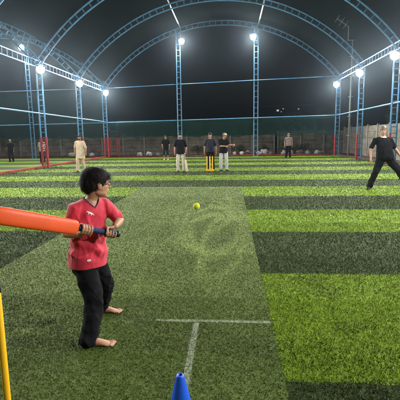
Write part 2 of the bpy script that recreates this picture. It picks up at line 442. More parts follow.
for i in range(6):
    arch(XL, HL+.2, XR, HR+.2, DL[i], DR[i], al[min(i, 3)] if i < 3 else 'blue roof arch over the near half of the pitch', GA if i < 3 else 'near roof arches')
for i in range(4):
    arch(XL-18.5, HL, XL, HL+.2, DL[i], DL[i], ['farthest arch of the neighbouring court, landing in the far left corner', 'middle arch of the neighbouring court, landing behind the man in beige',
        'arch of the neighbouring court landing on the nearest red based column', 'nearest arch of the neighbouring court, at the left edge'][i], 'arches of the neighbouring court')
def beam(x, z0, ds, label, x2=None):
    t = empty('eave_beam', (x, 0, z0)); tag(t, label, 'beam', 'eave beams along the sides')
    bm = B(); a, b = ds[0]+.0, ds[-1]; n = round((a-b)/.45)
    ladder(bm, lin((0, a, .17), (0, b, .17), n), lin((0, a, -.17), (0, b, -.17), n), .06, .034)
    obj('lattice', bm, BLUE, t); return t
beam(XL, HL+.17, DL, 'blue ladder beam running along the left column tops'); beam(XR, HR+.17, DR, 'blue ladder beam running along the right column tops')
def pipe(a, b, label, r=.035, sag=0, group='horizontal pipes of the hall'):
    bm = B(); p = lin(a, b, 16); p = [q - V((0, 0, sag*(1-(2*i/16-1)**2))) for i, q in enumerate(p)]
    o = obj('tie_pipe', bm, BLUE); sweepbm = B(); sweep(sweepbm, [q-V(a) for q in p], r, 6); sweepbm.to_mesh(o.data); sweepbm.free(); o.location = a
    o.data.polygons.foreach_set('use_smooth', [True]*len(o.data.polygons)); tag(o, label, 'pipe', group); return o
pipe((XL, DL[0], 5.62), (XR, DR[0], 5.95), 'upper thin blue pipe across the back of the hall')
pipe((XL, DL[0], 2.86), (XR, DR[0], 3.06), 'lower thin blue pipe across the back of the hall', .045)
pipe((XL-18.5, DL[0]+.05, 2.72), (XL, DL[0]+.05, 2.86), 'lower pipe at the back of the neighbouring court', .045)
pipe((XL-18.5, DL[0]+.05, 5.5), (XL, DL[0]+.05, 5.62), 'upper pipe at the back of the neighbouring court')
pipe((XL+.04, DL[0], 2.93), (XL+.04, DL[-1], 2.98), 'pale side pipe crossing the left columns half way up', .04, group=None)
pipe((XR-.06, DR[0], 3.06), (XR-.06, DR[-1], 3.06), 'pale side pipe crossing the right columns half way up', .04, group=None)
# purlins join the arches
for fx, lab in ((-4.0, 'left thin roof rod between the middle and far arch'), (2.0, 'right thin roof rod between the middle and far arch')):
    pts = []
    for i in range(6):
        P = arch_pts(XL, HL+.2, XR, HR+.2, DL[i], DR[i], .2, 46); P = min(P, key=lambda q: abs(q.x-fx)); pts.append(P)
    bm = B(); sweep(bm, [p-pts[0] for p in pts], .045, 6); o = obj('roof_rod', bm, GALV, None, True); o.location = pts[0]; tag(o, lab, 'rod', 'roof rods between the arches')
# gable posts
def arch_z(i, x):
    P = arch_pts(XL, HL+.2, XR, HR+.2, DL[i], DR[i], -.16, 200); return min(P, key=lambda q: abs(q.x-x))
for gxp, lab in ((-4.05, 'left of the two tall gable posts at the back, behind the man with the pale bat'), (2.0, 'right of the two tall gable posts at the back')):
    P = arch_z(0, gxp); column(gxp, P.y, P.z-.03, 0, lab, 'tall gable posts', half=.15)
for gxp in (-16.6, -22.6):
    d = abs(gxp+19.55); r = (9.25**2+4.47**2)/(2*4.47); zt = HL+.1+math.sqrt((r-.16)**2-d*d)-(r-4.47)
    column(gxp, DL[0], zt-.05, 0, 'tall gable post of the neighbouring court, right of the man in dark clothes' if gxp > -20 else 'tall gable post of the neighbouring court', 'tall gable posts', half=.15)

# nets (real cloth stretched over the steel)
def net_over(i0, i1, x0, z0, x1, z1, Ya, Yb, name, label):
    bm = B(); rows = []
    for i in range(i0, i1+1):
        rows.append([bm.verts.new(p) for p in arch_pts(x0, z0, x1, z1, Ya[i], Yb[i], .215, 46)])
    for a, b in zip(rows, rows[1:]):
        for k in range(len(a)-1): bm.faces.new((a[k], a[k+1], b[k+1], b[k]))
    return tag(obj(name, bm, NET, None, True), label, 'net')
net_over(0, 5, XL, HL+.2, XR, HR+.2, DL, DR, 'roof_net', 'pale netting stretched over the roof arches of the pitch')
def cloth(x0, x1, y0, y1, z0, z1, label, m=None):
    bm = B(); n = 80; rows = []
    for k, f in enumerate((0, .33, .66, 1)):
        r_ = []
        for i in range(n+1):
            t = i/n; x = x0+(x1-x0)*t; y = y0+(y1-y0)*t + .05*math.sin(i*1.7)*(1-f) + .08; z = z0+(z1-z0)*f
            if k == 0: z += .06*math.sin(i*.9)+.05*math.sin(i*.37)
            r_.append(bm.verts.new((x, y, z)))
        rows.append(r_)
    for a, b in zip(rows, rows[1:]):
        for i in range(n): bm.faces.new((a[i], a[i+1], b[i+1], b[i]))
    return tag(obj('shade_cloth', bm, m or SHADE, None, True), label, 'shade cloth', 'dark shade cloths hung across the back')
cloth(XL, XR, DL[0], DR[0], 1.62, 3.0, 'dark green shade cloth hanging below the lower back pipe')
cloth(XL-18.5, XL, DL[0], DL[0], 1.60, 5.5, 'dark green shade cloth at the back of the neighbouring court')

# ------------------------------------------------------------------ floodlights
def floodlight_proto():
    t = empty('floodlight', (0, 0, 0))
    bm = B(); loft(bm, [((0, .02, 0), (.22, 0, 0), (0, 0, .20)), ((0, .07, 0), (.18, 0, 0), (0, 0, .16)), ((0, .12, 0), (.07, 0, 0), (0, 0, .05))], 16, .6, True)
    for k in range(7): box(bm, (-.1+.033*k, .12, 0), (.006, .09, .12))
    obj('housing', bm, HOUS, t)
    bm = B(); rings = [ring(bm, V((0, -.03, 0)), V((.21, 0, 0)), V((0, 0, .21)), 24), ring(bm, V((0, -.05, 0)), V((.15, 0, 0)), V((0, 0, .15)), 24)]; skin_rings(bm, rings)
    obj('lens', bm, LENS, t, True)
    bm = B(); bar(bm, (-.235, .03, 0), (-.235, .03, .24), .03, .008); bar(bm, (.235, .03, 0), (.235, .03, .24), .03, .008); bar(bm, (-.235, .03, .24), (.235, .03, .24), .03, .01)
    obj('bracket', bm, GALV, t); return t
FP = None
LAMPS = []
for i in range(8):
    if i > 6: continue
    if i < 6: LAMPS.append((XL+.25, DL[i]-.28, 5.22, 1, ('glowing white floodlight on the ' + ['far left corner', 'second left', 'nearest red based left'][i] + ' column') if i < 3 else None))
    LAMPS.append((XR-.25, DR[i]-.28, 5.27, 1, ('glowing white floodlight on the ' + ['far right corner', 'middle right', 'right edge'][i] + ' column') if i < 3 else None))
LAMPS += [(-3.75, 32.4, 8.93, 1.3, 'brightest floodlight high on the left gable post'), (1.75, 31.9, 8.95, 1.3, 'brightest floodlight high on the right gable post'),
          (-16.75, 32.5, 8.9, 1.1, 'high floodlight on the gable post of the neighbouring court'), (-28.3, 27, 5.2, 1, None), (-28.3, 16, 5.2, 1, None), (-22.5, 32.5, 8.9, 1, None)]
AE = 720
for (x, y, z, e, lab) in LAMPS:
    target = V((-1.1 if x > -12 else -15, min(y*.55+2, 20) if y > 0 else 6, 0)); d = (target-V((x, y, z))).normalized()
    o = floodlight_proto() if FP is None else dup(FP)
    FP = FP or o
    o.location = (x, y, z); o.rotation_euler = d.to_track_quat('-Y', 'Z').to_euler()
    tag(o, lab or 'floodlight on a side column outside the view', 'floodlight', 'white floodlights of the hall')
    if not lab: o['group'] = 'floodlights beyond the view'
    L = bpy.data.lights.new('flood', 'AREA'); L.shape = 'DISK'; L.size = .24; L.energy = AE*e; L.color = (1, .99, .95)
    lo = link(bpy.data.objects.new('flood_beam', L)); lo.location = V((x, y, z))+d*.075; lo.rotation_euler = d.to_track_quat('-Z', 'Y').to_euler()

# ------------------------------------------------------------------ walls and backdrop
def wall(a, b, h, nseg, label, thick=.1, step=2.0):
    a, b = V(a), V(b); L = (b-a).length; d = (b-a)/L; ang = math.atan2(d.y, d.x)
    t = empty('boundary_wall', a, ang); tag(t, label, 'wall', 'grey concrete boundary walls')
    bm = B(); rows = 5; n = int(L/step)
    for i in range(n):
        for r_ in range(rows):
            hh = h/rows; jit = random.uniform(-.012, .012)
            box(bm, (i*step+step/2, jit, hh*(r_+.5)), (step-.1, thick*.6, hh-.012))
    obj('wall_panel', bm, CONC, t, bevel=.006)
    for i in range(n+1):
        bm = B(); box(bm, (0, 0, (h+.08)/2), (.13, .15, h+.08)); q = obj('post', bm, CONC2, t, bevel=.012); q.location = (i*step, 0, 0)
    return t
wall((-30, 37.2, 0), (4, 37.2, 0), 1.72, 17, 'long low grey panel wall along the back')
wall((4.3, 37.0, 0), (10.4, 36.4, 0), 2.0, 3, 'taller grey panel wall behind the man in the checked shirt')
wall((9.95, 36.2, 0), (9.95, 6.2, 0), 2.2, 15, 'grey concrete wall along the right side of the hall')
# gate frame
t = empty('gate_frame', (-9.7, 33.15, 0)); tag(t, 'red lattice gate frame with pale cross bars at the far left corner', 'gate')
for s in (-1, 1):
    bm = B(); A = lin((s*.36-.09, 0, 0), (s*.36-.09, 0, 2.1), 6); C_ = lin((s*.36+.09, 0, 0), (s*.36+.09, 0, 2.1), 6); ladder(bm, A, C_, .07, .05)
    for i in range(6): bar(bm, A[i], C_[i+1], .035)
    obj('post', bm, RED, t, True)
    bm = B(); bar(bm, (s*.36, 0, 2.1), (s*.36, 0, 2.92), .08); obj('upper_post', bm, BLUE, t)
for z in (2.15,):
    bm = B(); bar(bm, (-.36, 0.06, z), (.36, 0.06, z), .09); obj('cross_bar', bm, GALV, t)
for z in (.3, .9):
    bm = B(); bar(bm, (-.27, 0, z), (.27, 0, z), .05); obj('lower_bar', bm, RED, t)
# antenna mast
t = empty('antenna_mast', (9.3, 32.6, 0)); tag(t, 'thin pale mast with a small television antenna near the right wall', 'antenna')
bm = B(); sweep(bm, [(0, 0, 0), (0, 0, 8.6)], [.09, .065], 10)
for z in (1.5, 3, 4.5, 6, 7.5): box(bm, (0, 0, z), (.3, .3, .05))
obj('mast', bm, GALV, t, True)
bm = B(); bar(bm, (-.42, -.02, 8.66), (.12, -.02, 8.66), .06); bar(bm, (-.36, -.02, 8.66), (-.36, -.02, 9.65), .05); obj('bracket', bm, GALV, t)
bm = B(); bar(bm, (-.36, -.02, 9.63), (-1.25, -.02, 10.25), .045)
for f, l in ((.25, .3), (.6, .36), (.97, .28)):
    c = V((-.36, -.02, 9.63)).lerp(V((-1.25, -.02, 10.25)), f); bar(bm, c-V((.57, 0, .82)).normalized()*l, c+V((.57, 0, .82)).normalized()*l, .035)
obj('antenna', bm, GALV, t)

# vegetation, rubbish, far houses
def leaves(bm, c, r, n, size, squash=.8):
    for _ in range(n):
        d = V((random.gauss(0, 1), random.gauss(0, 1), random.gauss(0, 1))).normalized(); k = random.random()**.4
        p = V(c)+V((d.x*r*k, d.y*r*k, d.z*r*k*squash)); u = V((random.gauss(0, 1), random.gauss(0, 1), random.gauss(0, .6))).normalized(); w = u.orthogonal().normalized()
        s = size*random.uniform(.5, 1.3)
        vs = [bm.verts.new(p+u*s), bm.verts.new(p+w*s*.45), bm.verts.new(p-u*s*.6), bm.verts.new(p-w*s*.45)]; bm.faces.new(vs)
def tree(x, y, h, r, label):
    t = empty('tree', (x, y, 0)); tag(t, label, 'tree', 'dark trees beyond the walls')
    bm = B(); sweep(bm, [(0, 0, 0), (.05, 0, h*.35), (-.05, .05, h*.7)], [.16, .12, .05], 8)
    for k in range(5):
        a = k*1.26; sweep(bm, [(0, 0, h*.4+.1*k), (math.cos(a)*r*.4, math.sin(a)*r*.4, h*.6), (math.cos(a)*r*.7, math.sin(a)*r*.7, h*.75)], [.06, .04, .015], 6)
    obj('trunk', bm, BARK, t, True)
    bm = B()
    for k in range(16):
        a = random.random()*6.28; q = random.random()**.6*r*.75
        leaves(bm, (math.cos(a)*q, math.sin(a)*q, h*(.55+.38*random.random())), r*.38, 120, .13)
    obj('crown', bm, LEAF, t); return t
tree(12.6, 30.5, 4.3, 1.6, 'leafy tree showing over the right wall')
tree(15.5, 36.0, 4.6, 1.7, 'bushy tree farther back over the right wall')
tree(6.5, 44.0, 3.9, 1.8, 'low dark tree behind the back wall')
SH = 'dark shrubs in front of the back wall'
for x, y, r, lab in ((2.7, 35.6, .55, 'low dark shrub just right of the right gable post'), (4.9, 35.9, .75, 'broad dark shrub behind the man in the checked shirt'),
                     (6.2, 35.7, .6, 'dark shrub between the checked shirt man and the wall corner'), (.6, 36.1, .6, 'dark shrub left of the right gable post'), (-2.9, 36.2, .7, 'dark shrub behind the man with the pale bat')):
    t = empty('shrub', (x, y, 0)); tag(t, lab, 'shrub', SH)
    bm = B()
    for k in range(8): leaves(bm, (random.uniform(-r, r), random.uniform(-.2, .2), r*random.uniform(.4, 1.3)), r*.55, 60, .08)
    obj('foliage', bm, SHRUBM, t)
    bm = B()
    for k in range(4): sweep(bm, [(random.uniform(-.1, .1), 0, 0), (random.uniform(-r, r)*.7, 0, r)], [.02, .008], 5)
    obj('stem', bm, BARK, t, True)
random.seed(3)
def sack(x, y, s, m, label, i):
    bm = B(); ell(bm, (0, 0, s*.34), s*.62, s*.45, s*.42); ell(bm, (s*.15, -.02, s*.62), s*.2, s*.18, s*.22)
    sd = random.random()*50
    def fold(c): return s*.28*(noise.noise(c*(2.2/s)+V((sd, 0, 0))))+s*.05*noise.noise(c*(7/s))
    o = remesh('rubbish_sack', bm, s*.07, m, None, 2, fold); o.location = (x, y, -.01); o.rotation_euler = (0, 0, random.random()*6)
    tag(o, label, 'sack', 'pale sacks and rubbish along the back wall')
xs = [(-8.0, 35.2, .42), (-7.1, 34.9, .5), (-6.4, 35.3, .34), (.35, 35.0, .34), (1.0, 34.8, .4), (1.55, 35.2, .5), (2.45, 34.7, .42), (2.95, 35.1, .62), (3.45, 34.8, .36), (4.55, 34.8, .46),
      (5.2, 35.1, .4), (5.9, 34.9, .52), (6.6, 35.0, .42), (7.35, 34.6, .45), (7.8, 34.9, .36), (-12.3, 35, .45), (-14.2, 35.2, .5)]
lbs = ['leftmost pale sack between the red gate frame and the distant man with white shoes', 'larger pale sack left of the distant man with white shoes', 'small grey sack nearest to the left of the distant man with white shoes',
       'small pale sack left of the right gable post', 'grey sack just left of the right gable post', 'white sack behind the right gable post', 'low pale sack right of the right gable post',
       'biggest white sack under the dark shrub', 'small white sack beside the biggest sack', 'pale sack at the right foot of the man in the checked shirt', 'grey sack right of the checked shirt man',
       'wide pale sack half way to the wall corner', 'pale sack left of the wall corner', 'grey sack at the far right corner column', 'small pale sack at the far right corner', 'pale sack at the back of the neighbouring court, near the gate',
       'pale sack at the back of the neighbouring court, farther left']
for i, (x, y, s) in enumerate(xs): sack(x, y, s, GREYB if i % 3 == 2 else SACK, lbs[i], i)
random.seed(5)
WIN = emit('lit_window', (1, .95, .85), .55); FAC = mat('far_wall', (.015, .015, .017), .9, .1, .2, 1)
ROOFM = mat('far_roof', (.03, .03, .035), .9, .1, .2, 1)
t = empty('far_building', (9.5, 82, 0)); tag(t, 'dark far building with a few lit windows beyond the back wall', 'building')
bm = B(); box(bm, (0, 0, 3.6), (13, 8, 7.2)); obj('wall', bm, FAC, t)
bm = B(); box(bm, (0, 0, 7.32), (13.6, 8.6, .22)); obj('roof', bm, ROOFM, t)
for x, z, s in ((-.55, 6.4, .32), (.45, 6.7, .17), (3.3, 6.6, .2), (.1, 6.15, .15)):
    bm = B(); box(bm, (x, -4.03, z), (s*1.3, .05, s)); w = obj('window', bm, WIN, t)
    bm = B(); bar(bm, (x-s*.75, -4.06, z-s*.6), (x+s*.75, -4.06, z-s*.6), .06); obj('sill', bm, FAC, w)

# ------------------------------------------------------------------ people
SKIN = [mat('skin_tan', (.34, .17, .10), .5, .35, .10, 12), mat('skin_brown', (.27, .14, .085), .5, .35, .10, 12), mat('skin_light', (.43, .225, .145), .5, .35, .1, 12)]
HAIRM = mat('hair_black', (.011, .009, .008), .6, .12, .3, 60)
GREYH = mat('hair_grey', (.12, .10, .085), .5, .4, .2, 60)
EYEW = mat('eye_white', (.7, .68, .65), .2, .5); 
CL = dict(black=mat('cloth_black', (.009, .009, .011), .9, .1, .25, 10, bump=.3, bscale=160), navy=mat('cloth_navy', (.02, .022, .035), .85, .2, .2, 10),
          beige=mat('cloth_beige', (.50, .40, .28), .9, .15, .12, 8, bump=.2, bscale=120), cream=mat('cloth_cream', (.50, .45, .38), .9, .15, .12, 8),
          grey=mat('cloth_grey', (.42, .42, .42), .9, .15, .12, 8), white=mat('cloth_white', (.72, .71, .69), .9, .15, .06, 8),
          dark=mat('cloth_dark', (.018, .019, .022), .9, .1, .25, 9), shoe_b=mat('shoe_black', (.014, .014, .015), .5, .4), shoe_w=mat('shoe_white', (.6, .6, .6), .6, .3))
def check_mat():
    m = mat('cloth_check', (.3, .2, .2), .9, .15); nt = m.node_tree; b = nt.nodes['Principled BSDF']; tc = nt.nodes.new('ShaderNodeTexCoord')
    ch = nt.nodes.new('ShaderNodeTexChecker'); ch.inputs['Scale'].default_value = 16; ch.inputs['Color1'].default_value = (.34, .22, .22, 1); ch.inputs['Color2'].default_value = (.16, .14, .16, 1)
    nt.links.new(tc.outputs['Object'], ch.inputs['Vector']); nt.links.new(ch.outputs[0], b.inputs['Base Color']); return m
CL['check'] = check_mat()

def head_parts(bm, c, f, up, H, neck=None, nr=.055):
    r = f.cross(up).normalized(); up = r.cross(f).normalized(); ax = (r, f, up)
    P = lambda x, y, z: c + r*x*H + f*y*H + up*z*H
    ell(bm, P(0, -.03, .12), .335*H, .425*H, .375*H, ax)
    ell(bm, P(0, .09, -.12), .275*H, .275*H, .36*H, ax)
    ell(bm, P(0, .21, -.36), .16*H, .125*H, .115*H, ax)
    for s in (-1, 1): ell(bm, P(.175*s, .15, -.1), .09*H, .14*H, .14*H, ax); ell(bm, P(.165*s, .06, -.28), .1*H, .2*H, .11*H, ax)
    caps(bm, [P(0, .345, .07), P(0, .42, -.06), P(0, .44, -.10)], [.03*H, .045*H, .05*H])
    for s in (-1, 1): ell(bm, P(.05*s, .39, -.115), .04*H, .045*H, .035*H, ax)
    ell(bm, P(0, .335, .10), .21*H, .06*H, .04*H, ax)
    ell(bm, P(0, .335, -.215), .10*H, .05*H, .025*H, ax); ell(bm, P(0, .33, -.262), .09*H, .05*H, .028*H, ax)
    for s in (-1, 1):
        ell(bm, P(.335*s, -.04, -.02), .035*H, .085*H, .14*H, ax); ell(bm, P(.36*s, -.07, .02), .025*H, .06*H, .09*H, ax)
    if neck is not None: caps(bm, [neck, P(0, -.10, -.28)], [nr*1.08, nr])
    return P, ax
def eyes(parent, P, ax, H):
    for s in (-1, 1):
        bm = B(); ell(bm, P(.135*s, .318, .015), .05*H, .035*H, .028*H, ax, 10); obj('eye', bm, EYEW, parent, True)
        bm = B(); ell(bm, P(.135*s, .345, .015), .022*H, .012*H, .022*H, ax, 10); obj('iris', bm, HAIRM, parent.children[-1] if False else parent, True)
        bm = B(); caps(bm, [P(.06*s, .385, .085), P(.14*s, .375, .105), P(.21*s, .325, .085)], [.014*H, .016*H, .010*H], 8); obj('eyebrow', bm, HAIRM, parent, True)

def hand(bm, wr, d, nrm, side, s=1., curl=.5):
    """relaxed hand: wrist, pointing direction, palm normal, side (+1 thumb toward d x nrm)"""
    d = d.normalized(); nrm = (nrm-d*nrm.dot(d)).normalized(); lat = d.cross(nrm)*side
    loft(bm, [(wr, lat*.028*s, nrm*.020*s), (wr+d*.04*s, lat*.038*s, nrm*.016*s), (wr+d*.085*s, lat*.041*s, nrm*.013*s)], 14)
    for k, (o, L) in enumerate(((.030, .072), (.010, .080), (-.011, .074), (-.031, .058))):
        p = wr+d*.088*s+lat*o*s; pts = [p-d*.02*s, p]; a = 0
        for j, fr in enumerate((.45, .30, .25)):
            a += curl*(.5+.12*k); q = pts[-1]+(d*math.cos(a)+nrm*math.sin(a)+lat*o*.8).normalized()*L*fr*s; pts.append(q)
        caps(bm, pts, [.0098*s, .0095*s, .009*s, .0082*s, .007*s], 8)
    b0 = wr+d*.022*s+lat*.026*s; caps(bm, [b0, b0+(d*.6+lat*.6+nrm*.35)*.042*s, b0+(d*1.25+lat*.75+nrm*.6)*.055*s], [.0135*s, .0115*s, .009*s], 8)

def folds(amp, sc, sd, stretch=(1, 1, .45)):
    o = V((sd*3.1, sd*1.7, sd))
    def f(c):
        q = V((c.x*stretch[0], c.y*stretch[1], c.z*stretch[2]))*sc+o
        return amp*(noise.noise(q)+.5*noise.noise(q*2.3)) - amp*.2 + amp*.8*crease(c, sc*.8, sd, stretch)
    return f
def crease(c, sc, sd, st=(1, 1, 1)):
    q = V((c.x*st[0], c.y*st[1], c.z*st[2]))*sc+V((sd, sd*2, -sd)); q = q+V((noise.noise(q*.7), noise.noise(q*.7+V((9, 0, 0))), 0))*.6
    return (1-abs(noise.noise(q))*2.2)**3 if abs(noise.noise(q)) < .45 else 0.
BASE = dict(pelvis=(0, 0, .93), neck=(0, .015, 1.46), head=(0, -.015, 1.605),
            shl=(-.185, .0, 1.405), ell=(-.25, .03, 1.13), wrl=(-.255, -.05, .885), shr=(.185, .0, 1.405), elr=(.25, .03, 1.13), wrr=(.255, -.05, .885),
            hipl=(-.09, 0, .91), knl=(-.12, -.03, .50), anl=(-.135, .02, .085), hipr=(.09, 0, .91), knr=(.12, -.03, .50), anr=(.135, .02, .085))
def person(loc, label, pose=None, shirt='black', trouser='dark', shoe='shoe_b', skin=0, hair=HAIRM, look=(0, -1, 0), sc=1., hem=.80, belly=0., sleeve=.55, rz=0, group=None,
           face=(0, -1, 0), vox=.0075, legcut=.06, extra=None, toe=None, beard=False, loose=1., cap=None, collar=None):
    J = dict(BASE); J.update(pose or {}); J = {k: V(v)*sc for k, v in J.items()}
    t = empty('person', loc, rz); tag(t, label, 'person', group)
    F = V(face).normalized(); sd = random.random()*30
    up = (J['neck']-J['pelvis']).normalized()
    hr = (J['hipr']-J['hipl']).normalized(); sr = (J['shr']-J['shl']).normalized()
    def fw(r_): return up.cross(r_).normalized()   # backward/forward depth axis
    def sec(f, w, d, shift=0):
        c = J['pelvis'].lerp(J['neck'], f); r_ = hr.lerp(sr, min(1, max(0, f))).normalized(); v = fw(r_)
        return (c - v*0 + F*shift*sc, r_*w*sc, v*d*sc)
    # body
    bm = B()
    loft(bm, [sec(-.12, .13, .10), sec(.1, .14, .10), sec(.35, .125, .09), sec(.65, .145, .10), sec(.86, .135, .07), sec(.97, .065, .055)])
    H = .232*sc
    P, ax = head_parts(bm, J['head'], V(look).normalized(), V((0, 0, 1)), H, J['neck']+V((0, 0, -.05))*sc, .056*sc)
    for s in 'lr':
        sh, el_, wr = J['sh'+s], J['el'+s], J['wr'+s]; hp, kn, an = J['hip'+s], J['kn'+s], J['an'+s]
        sh = sh-V((0, 0, .02))*sc; caps(bm, [sh, sh.lerp(el_, .5), el_], [.044*sc, .045*sc, .040*sc]); caps(bm, [el_, el_.lerp(wr, .3), wr], [.041*sc, .042*sc, .028*sc])
        dn = (wr-el_).normalized(); side = -1 if s == 'l' else 1
        hand(bm, wr, dn, V((-side*1., .25, 0)), side*1., sc*.98)
        caps(bm, [hp, kn], [.078*sc, .055*sc]); caps(bm, [kn, kn.lerp(an, .3), an], [.054*sc, .055*sc, .038*sc])
        caps(bm, [an, an+V((0, 0, -.04))*sc], [.035*sc, .033*sc])
    remesh('body', bm, vox*sc, SKIN[skin], t, 2)
    eyes(t, P, ax, H)
    # hair
    bm = B(); r_, f_, u_ = ax
    ell(bm, P(0, -.075, .20), .385*H, .475*H, .40*H, ax); ell(bm, P(0, -.20, -.03), .33*H, .30*H, .33*H, ax)
    def hf(c): return H*.03*noise.noise(c*40/sc)
    remesh('hair', bm, .007*sc, hair, t, 1, hf)
    if beard:
        bm = B(); ell(bm, P(0, .2, -.36), .20*H, .155*H, .15*H, ax); remesh('beard', bm, .007*sc, hair, t, 1)
    if cap:
        bm = B(); ell(bm, P(0, -.02, .24), .375*H, .455*H, .30*H, ax); loft(bm, [(P(0, .3, .2), r_*.3*H, u_*.02*H), (P(0, .62, .16), r_*.22*H, u_*.016*H)], 14)
        remesh('cap', bm, .006*sc, CL[cap], t, 1)
    # shirt
    bm = B(); L = loose; hemf = (hem*sc-J['pelvis'].z)/(J['neck'].z-J['pelvis'].z)
    secs = [sec(hemf, .196*L, .158*L+belly*.5, belly*.3), sec(hemf*.5+.05, .192*L, .152*L+belly, belly*.6), sec(.35, .178*L, .135*L+belly*.8, belly*.6), sec(.65, .178*L, .128+belly*.3, belly*.2), sec(.82, .168, .108), sec(.93, .115, .085)]
    loft(bm, secs, 26, .9, True)
    for s in 'lr':
        sh, el_, wr = J['sh'+s], J['el'+s], J['wr'+s]; 
        e = sh.lerp(el_, min(1, sleeve*1.6)) if sleeve < .63 else el_
        inn = sh.lerp(J['neck'], .35); sh = sh-V((0, 0, .022))*sc
        caps(bm, [inn-V((0, 0, .03))*sc, sh, e], [.066*sc, .068*sc, .060*sc])
        if sleeve >= .63: caps(bm, [el_, wr.lerp(el_, .08)], [.062*sc, .05*sc])
    remesh('shirt', bm, vox*1.1*sc, CL[shirt], t, 3, folds(.013*sc, 9/sc, sd))
    if collar:
        bm = B(); nk = J['neck']
        loft(bm, [(nk-V((0, 0, .02))*sc, sr*.078*sc, F*.07*sc), (nk+V((0, 0, .004))*sc, sr*.068*sc, F*.066*sc)], 16)
        
        remesh('collar', bm, .007*sc, CL[collar], t, 1)
    # trousers
    bm = B(); loft(bm, [sec(-.13, .165, .12), sec(0, .175, .13+belly*.3, belly*.2), sec(.12, .165, .12+belly*.4, belly*.3)], 22, .9)
    for s in 'lr':
        hp, kn, an = J['hip'+s], J['kn'+s], J['an'+s]; lo = an+(kn-an).normalized()*(legcut-.06)*sc
        caps(bm, [hp, hp.lerp(kn, .5), kn, kn.lerp(lo, .5), lo], [.100*sc*L, .092*sc*L, .078*sc*L, .073*sc*L, .068*sc*L], 14)
    remesh('trousers', bm, vox*1.1*sc, CL[trouser], t, 3, folds(.012*sc, 9/sc, sd+4, (1, 1, .8)))
    # shoes
    for s in 'lr':
        an = J['an'+s]; d = V((toe or {}).get(s, F)).normalized(); sd_ = V((-d.y, d.x, 0)); g = V((an.x, an.y, an.z-.085*sc))
        bm = B()
        loft(bm, [(g-d*.075*sc+V((0, 0, .042))*sc, sd_*.034*sc, V((0, 0, .040))*sc), (g+V((0, 0, .05))*sc, sd_*.038*sc, V((0, 0, .048))*sc), (g+d*.09*sc+V((0, 0, .034))*sc, sd_*.045*sc, V((0, 0, .032))*sc), (g+d*.165*sc+V((0, 0, .026))*sc, sd_*.036*sc, V((0, 0, .024))*sc)], 16)
        caps(bm, [g+V((0, 0, .04))*sc, an+V((0, 0, .01))*sc], [.038*sc, .042*sc])
        sh_ = remesh('shoe', bm, .008*sc, CL[shoe], t, 2)
    return t, J, P
GP = 'men fielding around the pitch'
# the fielder on the right
person((4.42, 11.55, 0), 'fielder in black polo and black trousers, legs wide apart, at the right edge',
    dict(pelvis=(-.12, .0, .86), neck=(-.19, -.02, 1.385), head=(-.215, -.05, 1.545), shl=(-.385, 0, 1.34), ell=(-.47, .03, 1.09), wrl=(-.50, -.06, .86),
         shr=(-.0, 0, 1.33), elr=(.13, .02, 1.09), wrr=(.25, -.06, .89), hipl=(-.21, 0, .83), knl=(-.36, -.06, .46), anl=(-.47, .02, .085), hipr=(-.03, 0, .83), knr=(.25, -.05, .48), anr=(.49, .04, .085)),
    'black', 'black', 'shoe_b', 2, GREYH, (-.25, -1, -.05), sc=1.05, loose=1.12, hem=.80, belly=.03, vox=.0065, toe=dict(l=(-.7, -1, 0), r=(.5, -1, 0)), collar='white', group=GP)
person((-7.05, 18.5, 0), 'man in beige long shirt and trousers walking on the left of the pitch',
    dict(knl=(-.11, -.12, .50), anl=(-.12, -.12, .085), knr=(.10, -.02, .5), anr=(.10, .16, .10), wrr=(.30, -.08, .90), elr=(.27, .02, 1.13)),
    'beige', 'beige', 'shoe_b', 1, HAIRM, (.15, -1, -.03), hem=.62, beard=True, sleeve=.58, loose=1.08, group=GP)
person((-15.75, 27.9, 0), 'man in dark clothes on the neighbouring court at the far left', dict(knl=(-.1, -.1, .5), wrl=(-.32, -.12, .95)), 'dark', 'dark', 'shoe_b', 1, HAIRM, (.6, -1, 0), sc=.93, cap='cream', group=GP)
person((-12.75, 26.5, 0), 'person in white top half hidden behind the nearest red based column', None, 'white', 'dark', 'shoe_b', 1, HAIRM, (.3, -1, 0), sc=.95, group=GP)
person((-4.52, 28.1, 0), 'distant man in black with white shoes left of the left gable post', dict(knl=(-.13, -.05, .5), wrl=(-.2, -.12, .93)), 'black', 'dark', 'shoe_w', 0, HAIRM, (0, -1, 0), legcut=.35, group=GP)
person((-2.22, 17.9, 0), 'bearded man in black t-shirt and cream trousers resting a pale bat on the turf',
    dict(wrr=(.23, -.06, .86), elr=(.255, .04, 1.11)), 'black', 'cream', 'shoe_b', 0, HAIRM, (.1, -1, 0), hem=.80, beard=True, sc=1.0, group=GP)
person((-.93, 18.75, 0), 'man in black standing straight behind the yellow stumps', dict(wrl=(-.27, -.02, .87), wrr=(.27, -.02, .87)), 'navy', 'black', 'shoe_b', 0, HAIRM, (0, -1, 0), hem=.84, group=GP)
person((-.30, 18.3, 0), 'man in black shirt and light grey trousers reaching forward right of the yellow stumps',
    dict(elr=(.24, -.14, 1.17), wrr=(.42, -.30, 1.17), ell=(-.16, -.10, 1.13), wrl=(.08, -.30, 1.12), neck=(.02, -.03, 1.45), head=(.05, -.07, 1.59)), 'black', 'grey', 'shoe_b', 0, HAIRM, (.7, -.8, -.12), face=(.45, -.9, 0), hem=.82, cap='cream', group=GP)
person((4.1, 28.95, 0), 'distant man in checked shirt and black trousers near the back wall', None, 'check', 'black', 'shoe_b', 2, GREYH, (0, -1, 0), belly=.03, hem=.85, group=GP)

